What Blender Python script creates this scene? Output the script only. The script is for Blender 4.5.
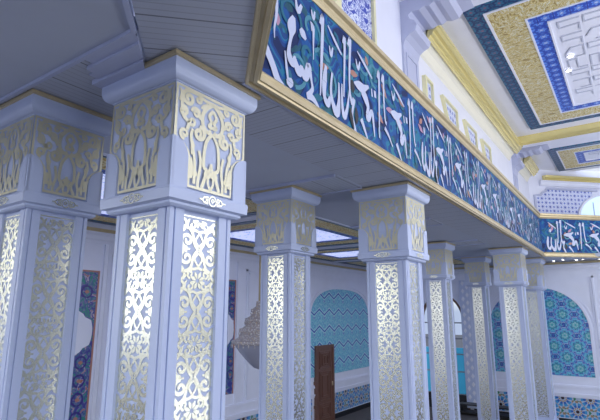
import bpy, bmesh, math, random
from math import pi, sin, cos, sqrt, atan2, radians, hypot
from mathutils import Vector, Matrix
for o in list(bpy.data.objects): bpy.data.objects.remove(o)
scene = bpy.context.scene
col = scene.collection
rnd = random.Random(7)

# ------------------------------------------------ camera, world, light, exposure
CZ = 3.17
cam_d = bpy.data.cameras.new('camera'); cam_d.lens = 28.5; cam_d.sensor_width = 36; cam_d.clip_start = .05
cam = bpy.data.objects.new('camera', cam_d); col.objects.link(cam)
cam.location = (0, 0, CZ); cam.rotation_euler = (radians(90 + 12.12), 0, radians(34.75))
scene.camera = cam

W = bpy.data.worlds.new('world'); scene.world = W; W.use_nodes = True
nt = W.node_tree; nt.nodes.clear()
wo = nt.nodes.new('ShaderNodeOutputWorld'); bg = nt.nodes.new('ShaderNodeBackground')
tc = nt.nodes.new('ShaderNodeTexCoord'); sp = nt.nodes.new('ShaderNodeSeparateXYZ'); rp = nt.nodes.new('ShaderNodeValToRGB')
nt.links.new(tc.outputs['Generated'], sp.inputs[0]); nt.links.new(sp.outputs['Z'], rp.inputs[0])
e = rp.color_ramp.elements
e[0].position = 0.0; e[0].color = (.50, .56, .75, 1)
e[1].position = 1.0; e[1].color = (.22, .28, .45, 1)
for p_, c_ in ((.03, (1, 1, 1)), (.17, (.95, .98, 1)), (.30, (.60, .66, .84))):
    n_ = e.new(p_); n_.color = (*c_, 1)
dp = nt.nodes.new('ShaderNodeVectorMath'); dp.operation = 'DOT_PRODUCT'; dp.inputs[1].default_value = (-.25, -1, 0)   # sky brightened behind the camera, standing in for unseen windows
nt.links.new(tc.outputs['Generated'], dp.inputs[0])
mr = nt.nodes.new('ShaderNodeMapRange'); mr.inputs[1].default_value = -.6; mr.inputs[2].default_value = .9; mr.inputs[3].default_value = .62; mr.inputs[4].default_value = 2.1
nt.links.new(dp.outputs['Value'], mr.inputs[0])
vm = nt.nodes.new('ShaderNodeVectorMath'); vm.operation = 'SCALE'; nt.links.new(rp.outputs[0], vm.inputs[0]); nt.links.new(mr.outputs[0], vm.inputs['Scale'])
nt.links.new(vm.outputs[0], bg.inputs[0]); nt.links.new(bg.outputs[0], wo.inputs[0])
bg.inputs[1].default_value = 1.6

def area(name, loc, rot, sx, sy, power, color):
    l = bpy.data.lights.new(name, 'AREA'); l.shape = 'RECTANGLE'; l.size = sx; l.size_y = sy; l.energy = power; l.color = color
    o = bpy.data.objects.new(name, l); col.objects.link(o); o.location = loc; o.rotation_euler = rot
    return o
# added fill light above the opening, out of view, washing the hall ceiling
area('hall_ceiling_fill', (3.6, 8.5, 5.3), (radians(180), radians(-38), 0), 3, 13, 270, (.93, .93, 1))
# added fill light low in the hall, out of view, lifting the soffits
area('hall_soffit_fill', (8.5, 7, .15), (radians(180), 0, 0), 3, 14, 900, (.90, .93, 1))

vs = scene.view_settings
vs.view_transform = 'Standard'; vs.look = 'None'; vs.gamma = 1; vs.use_curve_mapping = False; vs.exposure = 0.06

# ------------------------------------------------ node helpers
class E:
    def __init__(s, t, sock): s.t = t; s.s = sock
    def m(s, op, b=None, c=None):
        n = s.t.nodes.new('ShaderNodeMath'); n.operation = op
        for i, v in enumerate((s, b, c)):
            if v is None: continue
            if isinstance(v, E): s.t.links.new(v.s, n.inputs[i])
            else: n.inputs[i].default_value = v
        return E(s.t, n.outputs[0])
    def __add__(s, b): return s.m('ADD', b)
    def __sub__(s, b): return s.m('SUBTRACT', b)
    def __mul__(s, b): return s.m('MULTIPLY', b)
    def __truediv__(s, b): return s.m('DIVIDE', b)
    def lt(s, b): return s.m('LESS_THAN', b)
    def gt(s, b): return s.m('GREATER_THAN', b)
    def fract(s): return s.m('FRACT')
    def abs(s): return s.m('ABSOLUTE')
    def cos(s): return s.m('COSINE')
    def sel(s, a, b):                       # s ? a : b
        return (a * s) + ((s * -1 + 1) * b if isinstance(b, E) else (s * -1 + 1) * b)

def newmat(name, color=(.8, .8, .8), rough=.5, metal=0, spec=.5):
    m = bpy.data.materials.new(name); m.use_nodes = True
    b = m.node_tree.nodes['Principled BSDF']
    b.inputs['Base Color'].default_value = (*color, 1); b.inputs['Roughness'].default_value = rough
    b.inputs['Metallic'].default_value = metal; b.inputs['Specular IOR Level'].default_value = spec
    return m, m.node_tree, b
def uvs(t, s=1.0, sv=None):
    n = t.nodes.new('ShaderNodeUVMap'); x = t.nodes.new('ShaderNodeSeparateXYZ'); t.links.new(n.outputs[0], x.inputs[0])
    return E(t, x.outputs[0]) * s, E(t, x.outputs[1]) * (sv or s)
def comb(t, u, v):
    n = t.nodes.new('ShaderNodeCombineXYZ'); t.links.new(u.s, n.inputs[0]); t.links.new(v.s, n.inputs[1]); return n.outputs[0]
def ramp(t, val, stops, const=True):
    n = t.nodes.new('ShaderNodeValToRGB'); r = n.color_ramp
    if const: r.interpolation = 'CONSTANT'
    while len(r.elements) < len(stops): r.elements.new(.5)
    for e_, (p, c) in zip(r.elements, stops): e_.position = p
    for e_, (p, c) in zip(r.elements, stops): e_.color = (*c, 1)
    t.links.new(val.s if isinstance(val, E) else val, n.inputs[0]); return n.outputs[0]
def mix(t, fac, a, b):
    n = t.nodes.new('ShaderNodeMix'); n.data_type = 'RGBA'
    t.links.new(fac.s, n.inputs[0])
    for i, v in ((6, a), (7, b)):
        if isinstance(v, tuple): n.inputs[i].default_value = (*v, 1)
        else: t.links.new(v, n.inputs[i])
    return n.outputs[2]
def noise(t, vec, scale, detail=2, dist=0.0, rough=.5):
    n = t.nodes.new('ShaderNodeTexNoise'); n.inputs['Scale'].default_value = scale; n.inputs['Detail'].default_value = detail
    n.inputs['Distortion'].default_value = dist; n.inputs['Roughness'].default_value = rough
    if vec is not None: t.links.new(vec, n.inputs['Vector'])
    return E(t, n.outputs[0])
def vor(t, vec, scale, feature='F1', rnd_=1.0):
    n = t.nodes.new('ShaderNodeTexVoronoi'); n.feature = feature; n.inputs['Scale'].default_value = scale
    n.inputs['Randomness'].default_value = rnd_
    if vec is not None: t.links.new(vec, n.inputs['Vector'])
    return E(t, n.outputs[0]), n
def objco(t):
    n = t.nodes.new('ShaderNodeTexCoord'); return n.outputs['Object']
def bump(t, b, h, strength=.2, dist=.01):
    n = t.nodes.new('ShaderNodeBump'); n.inputs['Strength'].default_value = strength; n.inputs['Distance'].default_value = dist
    t.links.new(h.s, n.inputs['Height']); t.links.new(n.outputs[0], b.inputs['Normal'])

def paint(name, color, rough=.45, var=.05):
    m, t, b = newmat(name, color, rough)
    n = noise(t, objco(t), 3.0, 3)
    c2 = tuple(c * (1 - var) for c in color)
    t.links.new(mix(t, n, c2, tuple(min(1, c * (1 + var)) for c in color)), b.inputs['Base Color'])
    return m
M = {}
M['paint'] = paint('lavender_paint', (.53, .605, .83), .35)
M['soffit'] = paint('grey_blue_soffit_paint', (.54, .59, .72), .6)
M['soffit_trim'] = paint('soffit_trim_paint', (.52, .57, .78), .5)
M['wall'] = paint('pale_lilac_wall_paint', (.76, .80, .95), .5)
M['hall_white'] = paint('white_lilac_paint', (.80, .82, .93), .5)
M['reflect_cream'] = paint('cove_gold_reflection', (.84, .82, .70), .5)  # white tinted yellow to hold the gold cornice's reflection
M['arch_shade'] = paint('shaded_lilac_paint', (.50, .53, .70), .5)  # lilac white darkened to hold the shade under the cusped arches

def planks():
    m, t, b = newmat('plank_soffit', (.3, .3, .4), .45)
    u, v = uvs(t)
    a = ((u * (1 / .33)).fract() - .5).abs() * 2
    fine = ((u * (1 / .055)).fract() - .5).abs() * 2
    line = a.gt(.965); fl = fine.gt(.86)
    c = mix(t, fl * .28, (.52, .56, .68), (.12, .13, .18))
    c = mix(t, line * .6, c, (.06, .065, .09))
    t.links.new(c, b.inputs['Base Color'])
    bump(t, b, fl * -1, .35, .004)
    return m
M['planks'] = planks()

def goldpaint():
    m, t, b = newmat('gold_moulding', (.66, .55, .32), .34, .35)
    n = noise(t, objco(t), 6, 3)
    t.links.new(mix(t, n, (.52, .42, .24), (.70, .60, .38)), b.inputs['Base Color']); return m
M['gold'] = goldpaint()
M['gold_bright'] = newmat('bright_gold_moulding', (.90, .78, .34), .22, .5)[0]
M['gold_pale'] = newmat('pale_gold_frame', (.82, .78, .48), .4, .1)[0]
def foil():
    m, t, b = newmat('gold_foil', (.80, .78, .58), .27, .95)
    n = noise(t, objco(t), 140, 2)
    t.links.new(mix(t, n, (.76, .75, .58), (.95, .95, .82)), b.inputs['Base Color'])
    bump(t, b, n, .12, .002)
    return m
M['foil'] = foil()
M['foil_dull'] = newmat('dull_gold_foil', (.72, .69, .52), .38, .65)[0]
M['navy'] = newmat('navy_scroll_glaze', (.03, .02, .22), .35)[0]
M['black'] = newmat('black_ink', (.01, .012, .02), .4)[0]
M['calli'] = newmat('white_glaze', (.56, .61, .80), .35)[0]
M['vine'] = newmat('teal_vine_glaze', (.025, .15, .24), .45, 0, .2)[0]
M['vine2'] = newmat('pale_teal_glaze', (.05, .24, .34), .35)[0]
M['rust'] = newmat('rust_glaze', (.42, .20, .16), .35)[0]
M['pink'] = newmat('dusty_pink_glaze', (.45, .25, .38), .35)[0]

def frieze():
    m, t, b = newmat('blue_frieze_glaze', (.02, .12, .35), .45, 0, .2)
    u, v = uvs(t)
    vec = comb(t, u, v)
    n = noise(t, vec, 3.3, 1.5, 1.2)
    n2 = noise(t, vec, 5.5, 1, .8)
    c = ramp(t, n, [(0, (.006, .02, .10)), (.38, (.008, .05, .22)), (.47, (.01, .09, .32)), (.55, (.02, .18, .32)), (.60, (.01, .06, .24)), (.68, (.04, .22, .30))])
    c = mix(t, n2.gt(.64) * .8, c, (.02, .10, .13))
    t.links.new(c, b.inputs['Base Color']); return m
M['frieze'] = frieze()

def lattice(t, u, v):
    a1 = u.fract() - .5; b1 = v.fract() - .5
    a2 = (u + .5).fract() - .5; b2 = (v + .5).fract() - .5
    r1 = (a1 * a1 + b1 * b1).m('SQRT'); r2 = (a2 * a2 + b2 * b2).m('SQRT')
    c = r1.lt(r2)
    r = c.sel(r1, r2); a = c.sel(a1, a2); bb = c.sel(b1, b2)
    th = bb.m('ARCTAN2', a)
    return r, th
def startile(name, cell, pal, n=12, amp=.035, sv=None, zig=False):
    m, t, b = newmat(name, (.1, .4, .6), .3)
    u, v = uvs(t, 1 / cell, 1 / (sv or cell))
    r, th = lattice(t, u, v)
    k = r + (th * n).cos() * amp + (th * (n / 2)).cos() * (r * .16)
    c = ramp(t, k, pal)
    fine, _ = vor(t, comb(t, u, v), 16, 'F1')
    c = mix(t, fine.lt(.22) * .75, c, (.50, .72, .85))
    if zig:
        uu, vv = uvs(t); tri = ((uu * (1 / .58)).fract() - .5).abs() * 2
        l = ((vv * (1 / .50) + tri * .34).fract() - .5).abs()
        c = mix(t, l.lt(.045), c, (.03, .08, .48)); c = mix(t, (l - .085).abs().lt(.025), c, (.50, .76, .86))
    t.links.new(c, b.inputs['Base Color']); return m
CY, DB, WH, TL, MB_ = (.12, .50, .66), (.03, .06, .36), (.55, .72, .85), (.05, .38, .42), (.06, .20, .60)
M['arch_tile'] = startile('star_tile', .62, [(0, TL), (.07, WH), (.10, TL), (.17, DB), (.205, CY), (.29, MB_), (.33, WH), (.35, DB), (.40, MB_), (.45, CY), (.5, DB)], 12, .03)
M['arch_tile_wave'] = startile('wave_tile', .58, [(0, (.08, .16, .60)), (.06, WH), (.09, (.16, .58, .72)), (.17, (.16, .25, .62)), (.20, (.18, .60, .74)), (.30, WH), (.32, (.16, .54, .74)), (.385, (.10, .20, .60)), (.415, (.16, .56, .72)), (.47, (.26, .68, .80))], 6, .05, .50, True)
def dado():
    m, t, b = newmat('petal_star_tile', (.8, .8, .8), .3)
    u, v = uvs(t, 1 / .70)
    r, th = lattice(t, u, v)
    c10 = (th * 10).cos()
    pet = c10.gt(-.55) * r.gt(.16) * r.lt(.34)
    inner = r.lt(.065)
    ring = (th * 10).cos().lt(.2) * r.gt(.10) * r.lt(.16)
    out = (th * 10 + pi).cos().gt(.2) * r.gt(.34) * r.lt(.43)
    grn = ((th * 5).cos()).gt(.4) * r.gt(.40)
    c = mix(t, pet, (.42, .52, .66), (.02, .12, .48))
    c = mix(t, pet * r.gt(.25), c, (.04, .30, .62))
    c = mix(t, ring, c, (.45, .28, .10))
    c = mix(t, out, c, (.34, .22, .12))
    c = mix(t, grn, c, (.03, .22, .12))
    c = mix(t, inner, c, (.03, .012, .02))
    t.links.new(c, b.inputs['Base Color']); return m
M['dado_tile'] = dado()
def speck(name, scale, stops, rough=.35, metal=0.0, dist=1.5, bm=0.0):
    m, t, b = newmat(name, (.5, .5, .5), rough, metal)
    u, v = uvs(t); n = noise(t, comb(t, u, v), scale, 2, dist)
    t.links.new(ramp(t, n, stops), b.inputs['Base Color'])
    if bm: bump(t, b, n, bm, .02)
    return m
M['ceil_gold'] = speck('gold_leaf_relief', 11, [(0, (.42, .30, .10)), (.40, (.70, .56, .20)), (.49, (.88, .85, .66)), (.53, (.60, .47, .15)), (.62, (.80, .78, .62))], .4, .2, 2.5, .4)
M['blue_scroll'] = speck('blue_scroll_tile', 5.5, [(0, (.03, .06, .45)), (.43, (.75, .80, .95)), (.52, (.03, .08, .50)), (.58, (.75, .80, .95)), (.66, (.05, .10, .5))], .35, 0, 2.5)
M['medallion_tile'] = speck('medallion_tile', 7, [(0, (.04, .05, .30)), (.42, (.16, .16, .40)), (.47, (.02, .25, .22)), (.53, (.05, .05, .32)), (.60, (.40, .38, .50)), (.66, (.35, .12, .10))], .35, 0, 1.5)
M['coffer_gold'] = speck('coffer_gold_relief', 13, [(0, (.55, .36, .06)), (.42, (.90, .68, .24)), (.5, (.95, .90, .62)), (.56, (.62, .44, .10)), (.64, (.92, .86, .6))], .5, 0, 2.5)  # brighter copy of the leaf gold, lightened to offset the dim aisle
def band(name, period, c_bg, c_a, c_b, c_line):
    m, t, b = newmat(name, c_bg, .35)
    u, v = uvs(t, 1 / period)                       # u runs along the band
    a = u.fract() - .5; w = v.fract() - .5
    r = (a * a + w * w).m('SQRT'); th = w.m('ARCTAN2', a)
    k = r + (th * 6).cos() * .06
    c = ramp(t, k, [(0, c_b), (.08, c_line), (.12, c_a), (.26, c_line), (.30, c_bg), (.46, c_a)])
    c = mix(t, a.abs().gt(.455), c, c_line)
    t.links.new(c, b.inputs['Base Color']); return m
M['ceil_teal'] = band('teal_border_tile', .20, (.01, .03, .13), (.02, .15, .27), (.30, .10, .18), (.02, .07, .16))
M['ceil_blue'] = band('blue_border_tile', .22, (.02, .07, .50), (.12, .28, .80), (.60, .70, .95), (.02, .04, .35))
M['relief_line'] = newmat('grey_relief_line', (.56, .59, .70), .5)[0]
def tilepanel():
    m, t, b = newmat('blue_star_panel', (.6, .65, .85), .35)
    u, v = uvs(t, 1 / .26)
    r, th = lattice(t, u, v)
    k = r + (th * 8).cos() * .05
    fine, _ = vor(t, comb(t, u, v), 9)
    c = ramp(t, k, [(0, (.04, .08, .45)), (.13, (.72, .76, .92)), (.22, (.35, .42, .78)), (.26, (.72, .76, .92)), (.42, (.15, .22, .62))])
    c = mix(t, fine.lt(.2) * .7, c, (.3, .36, .72))
    t.links.new(c, b.inputs['Base Color']); return m
M['star_panel'] = tilepanel()
def wood():
    m, t, b = newmat('dark_walnut', (.12, .05, .03), .45)
    w = t.nodes.new('ShaderNodeMapping'); w.inputs['Scale'].default_value = (14, 14, 1.2)
    t.links.new(objco(t), w.inputs[0]); n = noise(t, w.outputs[0], 3, 4, 1)
    t.links.new(mix(t, n, (.10, .05, .04), (.24, .12, .09)), b.inputs['Base Color']); return m
M['wood'] = wood()
def carpet():
    m, t, b = newmat('dark_carpet', (.03, .035, .04), .95)
    n = noise(t, objco(t), 4, 4)
    t.links.new(mix(t, n, (.11, .105, .11), (.17, .15, .135)), b.inputs['Base Color']); return m
M['carpet'] = carpet()
M['dark'] = newmat('black_lacquer', (.012, .014, .02), .4)[0]
M['brown_frame'] = newmat('brown_window_frame', (.16, .08, .06), .45)[0]
M['grey_frame'] = newmat('grey_window_bar', (.22, .24, .30), .45)[0]
M['sea'] = newmat('turquoise_fence_paint', (.05, .42, .60), .5)[0]
def glass():
    m, t, b = newmat('window_glass', (.9, .97, 1), .05); b.inputs['Transmission Weight'].default_value = 1; b.inputs['IOR'].default_value = 1.02
    return m
M['glass'] = glass()
def emit(name, c, s):
    m, t, b = newmat(name, c, .5); b.inputs['Emission Color'].default_value = (*c, 1); b.inputs['Emission Strength'].default_value = s; return m
M['pale_glass'] = emit('daylit_pale_glass', (.62, .80, .95), .55)
M['lamp'] = emit('spotlight_lens', (1, .98, .92), 9)
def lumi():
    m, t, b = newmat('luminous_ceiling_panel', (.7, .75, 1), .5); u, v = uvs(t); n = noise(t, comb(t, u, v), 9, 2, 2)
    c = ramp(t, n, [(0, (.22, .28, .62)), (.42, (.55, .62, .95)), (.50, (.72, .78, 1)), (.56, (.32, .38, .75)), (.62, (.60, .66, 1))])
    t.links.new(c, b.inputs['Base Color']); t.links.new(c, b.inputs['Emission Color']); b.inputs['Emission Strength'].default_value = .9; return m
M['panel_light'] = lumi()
def crystal():
    m, t, b = newmat('crystal_beads', (.62, .60, .64), .2); 
    n, _ = vor(t, objco(t), 30); t.links.new(ramp(t, n, [(0, (.85, .82, .80)), (.35, (.45, .42, .45)), (.7, (.62, .52, .42))]), b.inputs['Base Color'])
    bump(t, b, n, .6, .02); return m
M['crystal'] = crystal()
M['crystal_grey'] = newmat('frosted_bowl_glass', (.40, .42, .54), .25)[0]

# ------------------------------------------------ mesh helpers
class MB:
    cnt = 0
    def __init__(s): s.v = []; s.f = []; s.uv = []; s.sm = []; s.mi = []; s.extra = []
    def absorb(s, o, mat):                  # painted pattern stays in the mesh of its part
        s.extra.append(mat); n = len(s.v); s.v += o.v; s.f += [tuple(i + n for i in f) for f in o.f]; s.uv += o.uv; s.sm += o.sm; s.mi += [len(s.extra)] * len(o.f)
        return s
    def face(s, pts, uv=None, smooth=False):
        i = len(s.v); s.v += [tuple(p) for p in pts]; s.f.append(tuple(range(i, i + len(pts))))
        s.uv.append(uv or [(p[0], p[1]) for p in pts]); s.sm.append(smooth); s.mi.append(0)
    def box(s, x0, x1, y0, y1, z0, z1):
        P = [(x0, y0, z0), (x1, y0, z0), (x1, y1, z0), (x0, y1, z0), (x0, y0, z1), (x1, y0, z1), (x1, y1, z1), (x0, y1, z1)]
        for q in ((0, 3, 2, 1), (4, 5, 6, 7), (0, 1, 5, 4), (1, 2, 6, 5), (2, 3, 7, 6), (3, 0, 4, 7)):
            pts = [P[k] for k in q]
            ax = 0 if len({p[0] for p in pts}) == 1 else (1 if len({p[1] for p in pts}) == 1 else 2)
            s.face(pts, [[(p[1], p[2]), (p[0], p[2]), (p[0], p[1])][ax] for p in pts])
        return s
    def prism(s, poly, fr, c0, c1):
        """poly in (a,b) of frame fr, extruded along its normal from c0 to c1"""
        a = sum(poly[i][0] * poly[(i + 1) % len(poly)][1] - poly[(i + 1) % len(poly)][0] * poly[i][1] for i in range(len(poly)))
        if a < 0: poly = poly[::-1]
        s.face([fr(p[0], p[1], c1) for p in poly], list(poly)); s.face([fr(p[0], p[1], c0) for p in poly[::-1]], list(poly[::-1]))
        n = len(poly)
        for i in range(n):
            p, q = poly[i], poly[(i + 1) % n]
            s.face([fr(*p, c0), fr(*q, c0), fr(*q, c1), fr(*p, c1)], [(0, p[1]), (hypot(q[0] - p[0], q[1] - p[1]), q[1]), (0, q[1]), (0, p[1])])
        return s
    def ribbon(s, pts, w, fr, c=0.003, closed=False, th=0.0):
        n = len(pts); L = []; R = []
        for i, p in enumerate(pts):
            a = pts[(i - 1) % n] if (closed or i) else p; b = pts[(i + 1) % n] if (closed or i < n - 1) else p
            dx, dy = b[0] - a[0], b[1] - a[1]; d = hypot(dx, dy) or 1
            ww = (w[i] if isinstance(w, (list, tuple)) else w) / 2
            L.append((p[0] - dy / d * ww, p[1] + dx / d * ww)); R.append((p[0] + dy / d * ww, p[1] - dx / d * ww))
        for i in range(n if closed else n - 1):
            j = (i + 1) % n; MB.cnt += 1; cc = c + (MB.cnt % 41) * 5e-5      # no two overlapping strokes share a plane
            s.face([fr(*R[i], cc), fr(*R[j], cc), fr(*L[j], cc), fr(*L[i], cc)])
            if th:
                s.face([fr(*L[i], c), fr(*L[j], c), fr(*L[j], c - th), fr(*L[i], c - th)])
                s.face([fr(*R[j], c), fr(*R[i], c), fr(*R[i], c - th), fr(*R[j], c - th)])
        return s
    def lathe(s, prof, cx, cy, n=32):
        for i in range(n):
            a, b = 2 * pi * i / n, 2 * pi * (i + 1) / n
            for (r0, z0), (r1, z1) in zip(prof, prof[1:]):
                s.face([(cx + r0 * cos(a), cy + r0 * sin(a), z0), (cx + r0 * cos(b), cy + r0 * sin(b), z0), (cx + r1 * cos(b), cy + r1 * sin(b), z1), (cx + r1 * cos(a), cy + r1 * sin(a), z1)], None, True)
        return s
    def rings(s, prof, smooth=False):
        """square profile: list of (half, z)"""
        for (h0, z0), (h1, z1) in zip(prof, prof[1:]):
            P = [(-1, -1), (1, -1), (1, 1), (-1, 1)]
            for i in range(4):
                a, b = P[i], P[(i + 1) % 4]
                s.face([(a[0] * h0, a[1] * h0, z0), (b[0] * h0, b[1] * h0, z0), (b[0] * h1, b[1] * h1, z1), (a[0] * h1, a[1] * h1, z1)])
        h, z = prof[0]; s.face([(-h, h, z), (h, h, z), (h, -h, z), (-h, -h, z)])
        h, z = prof[-1]; s.face([(-h, -h, z), (h, -h, z), (h, h, z), (-h, h, z)])
        return s
    def sweep(s, prof, path, outs, cap=True):
        """prof: list (offset_out, z); path: xy points; outs: outward unit normal of every segment"""
        n = len(path); S = []
        for i, p in enumerate(path):
            if i == 0: mv = outs[0]
            elif i == n - 1: mv = outs[-1]
            else:
                a, b = outs[i - 1], outs[i]; k = 1 + a[0] * b[0] + a[1] * b[1]; mv = ((a[0] + b[0]) / k, (a[1] + b[1]) / k)
            S.append([(p[0] + mv[0] * o_, p[1] + mv[1] * o_, z) for o_, z in prof])
        L = 0
        for i in range(n - 1):
            d = hypot(path[i + 1][0] - path[i][0], path[i + 1][1] - path[i][1])
            for k in range(len(prof)):
                k2 = (k + 1) % len(prof)
                s.face([S[i][k], S[i + 1][k], S[i + 1][k2], S[i][k2]], [(L, prof[k][1]), (L + d, prof[k][1]), (L + d, prof[k2][1]), (L, prof[k2][1])])
            L += d
        if cap: s.face(S[0]); s.face(S[-1][::-1])
        return s
    def mesh(s, name, mat, dissolve=False):
        me = bpy.data.meshes.new(name); me.from_pydata(s.v, [], s.f)
        u = me.uv_layers.new(name='UVMap'); i = 0
        for uv in s.uv:
            for q in uv: u.data[i].uv = q; i += 1
        me.polygons.foreach_set('use_smooth', s.sm)
        me.materials.append(mat)
        for m_ in s.extra: me.materials.append(m_)
        me.polygons.foreach_set('material_index', s.mi)
        bm = bmesh.new(); bm.from_mesh(me); bmesh.ops.remove_doubles(bm, verts=bm.verts, dist=1e-5)
        bmesh.ops.recalc_face_normals(bm, faces=bm.faces); bm.to_mesh(me); bm.free()
        return me
    def build(s, name, mat, parent=None, loc=None):
        o = bpy.data.objects.new(name, s.mesh(name, mat)); col.objects.link(o)
        if parent: o.parent = parent
        if loc: o.location = loc
        return o
def link(name, me, parent):
    o = bpy.data.objects.new(name, me); col.objects.link(o); o.parent = parent; return o
def tag(o, label, cat, group=None, kind=None):
    if label: o['label'] = label
    if cat: o['category'] = cat
    if group: o['group'] = group
    if kind: o['kind'] = kind
    return o
def empty(name, loc=(0, 0, 0)):
    o = bpy.data.objects.new(name, None); col.objects.link(o); o.location = loc; o.empty_display_size = .2; return o
def struct(o): o['kind'] = 'structure'; return o
def frame(o, u, v):
    o, u, v = Vector(o), Vector(u).normalized(), Vector(v).normalized(); n = u.cross(v)
    return lambda a, b, c=0.0: tuple(o + u * a + v * b + n * c)
def bez(pts, k=6):                          # Catmull-Rom through points of any dimension
    out = []
    P = [pts[0]] + list(pts) + [pts[-1]]
    for i in range(1, len(P) - 2):
        for j in range(k):
            t = j / k
            out.append(tuple(.5 * (2 * b + (c - a) * t + (2 * a - 5 * b + 4 * c - d) * t * t + (3 * b - a - 3 * c + d) * t ** 3) for a, b, c, d in zip(P[i - 1], P[i], P[i + 1], P[i + 2])))
    out.append(tuple(pts[-1])); return out
def spiral(cx, cy, r, turns, a0, sgn=1, r1=.12, n=16):
    return [(cx + r * (1 - (1 - r1) * i / n) * cos(a0 + sgn * turns * 2 * pi * i / n), cy + r * (1 - (1 - r1) * i / n) * sin(a0 + sgn * turns * 2 * pi * i / n)) for i in range(n + 1)]
def taper(n, w, ends=.3): return [w * (ends + (1 - ends) * sin(pi * i / (n - 1))) for i in range(n)]

# ------------------------------------------------ room shell
XW, YW, SZ = -7.95, 16.6, CZ + 1.512           # left wall, back wall, soffit level
up = (0, 0, 1)
fl = MB().box(-60, 60, -60, 70, -.1, 0).build('floor', M['carpet']); struct(fl)

def arch_pts(cx, half, z0, zs, zt, n=14, sq=2.0):
    """outline of an arched panel: bottom z0, springing zs, top zt"""
    P = [(cx - half, z0), (cx + half, z0)]
    for i in range(n + 1):
        t = pi * i / n; c, s_ = cos(t), sin(t)
        P.append((cx + half * (abs(c) ** (2 / sq)) * (1 if c > 0 else -1), zs + (zt - zs) * (abs(s_) ** (2 / sq))))
    return P
# left wall
struct(MB().box(XW - .25, XW, -.6, YW + .25, 0, SZ + 1.2).build('wall_left', M['wall']))
# back wall with the arched opening of the glazed door
wb = MB(); fb = frame((0, YW, 0), (1, 0, 0), up)       # a = x, b = z, normal = -y
DX0, DX1, DZS, DZT = -6.32, -4.80, CZ - .30, CZ + .62
ap = arch_pts((DX0 + DX1) / 2, (DX1 - DX0) / 2, 0, DZS, DZT, 16)[1:]
wb.box(XW, DX0, YW, YW + .25, 0, CZ + 1.7); wb.box(DX1, 6, YW, YW + .25, 0, CZ + 1.7)
arc = ap[1:]
for (x0, z0), (x1, z1) in zip(arc, arc[1:]):
    wb.prism([(x1, z1), (x0, z0), (x0, CZ + 1.7), (x1, CZ + 1.7)], fb, -.25, 0)
struct(wb.build('wall_back', M['wall']))

# ---- soffits of the gallery at one level: smooth fields between plank clad beams
def flat(mb, poly, z, ud, thick=.12):
    """horizontal slab piece with uv.x along direction ud"""
    d = Vector((ud[0], ud[1])).normalized(); q = Vector((-d.y, d.x))
    pts = [Vector(p) for p in poly]
    uv = [(p.dot(d), p.dot(q)) for p in pts]
    mb.face([(p.x, p.y, z) for p in pts], uv); mb.face([(p.x, p.y, z + thick) for p in pts][::-1], uv[::-1])
    for i in range(len(pts)):
        a, b = pts[i], pts[(i + 1) % len(pts)]
        mb.face([(a.x, a.y, z), (b.x, b.y, z), (b.x, b.y, z + thick), (a.x, a.y, z + thick)])
RX = -1.97                                    # soffit edge under the parapet
mb = MB(); flat(mb, [(RX, 2.22), (RX, 14.5), (-2.60, 14.76), (-2.60, 1.96)], SZ, (0, 1))
struct(mb.build('ceiling_main_beam', M['planks']))
mb = MB(); flat(mb, [(RX, 2.22), (-2.60, 1.96), (2.0, -2.64), (2.0, -1.75)], SZ - .001, (1, -1))
struct(mb.build('ceiling_near_diagonal_beam', M['planks']))
mb = MB(); flat(mb, [(RX, 14.5), (.10, 16.6), (-.76, 16.6), (-2.60, 14.76)], SZ - .001, (1, 1))
struct(mb.build('ceiling_far_diagonal_beam', M['planks']))
for ys in ((1.42, 2.08), (4.48, 5.10), (7.55, 8.15), (10.45, 11.05), (13.55, 14.15)):
    mb = MB(); flat(mb, [(-2.6, ys[0]), (-2.6, ys[1]), (-4.12, ys[1]), (-4.12, ys[0])], SZ - .004, (1, 0), .1)
    struct(mb.build('ceiling_cross_beam', M['planks']))
    if ys[0] < 2: continue
    mb = MB(); mb.box(-4.12, -2.62, ys[0] - .03, ys[0], SZ - .018, SZ + .02); mb.box(-4.12, -2.62, ys[1], ys[1] + .03, SZ - .018, SZ + .02)
    struct(mb.build('trim_cross_beam', M['soffit_trim']))
# smooth fields
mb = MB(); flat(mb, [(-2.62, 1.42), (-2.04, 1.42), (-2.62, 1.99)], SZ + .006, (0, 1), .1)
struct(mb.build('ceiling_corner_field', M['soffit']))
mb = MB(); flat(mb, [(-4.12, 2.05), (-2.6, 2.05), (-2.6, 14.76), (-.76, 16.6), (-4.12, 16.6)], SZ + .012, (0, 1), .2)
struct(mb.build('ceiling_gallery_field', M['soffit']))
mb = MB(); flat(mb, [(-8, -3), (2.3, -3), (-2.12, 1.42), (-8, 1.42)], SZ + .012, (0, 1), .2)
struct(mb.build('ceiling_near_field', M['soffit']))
mb = MB(); flat(mb, [(-2.10, 1.44), (-2.10, 1.40), (.94, -1.64), (.98, -1.64)], SZ - .012, (1, 1), .03)
flat(mb, [(-8, 1.42), (-2.10, 1.42), (-2.10, 1.395), (-8, 1.395)], SZ - .012, (1, 0), .03)
struct(mb.build('trim_near_field', M['soffit_trim']))
# hall side edge fillet under the gold
path = [(2.0, -1.75), (-1.95, 2.20), (-1.95, 14.50), (.15, 16.60)]
r2 = sqrt(.5); outs = [(r2, r2), (1, 0), (r2, -r2)]
struct(MB().sweep([(-.05, SZ - .015), (-.03, SZ - .015), (-.03, SZ + .04), (-.05, SZ + .04)], path[1:], outs[1:]).build('trim_parapet_edge', M['soffit_trim']))

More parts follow.
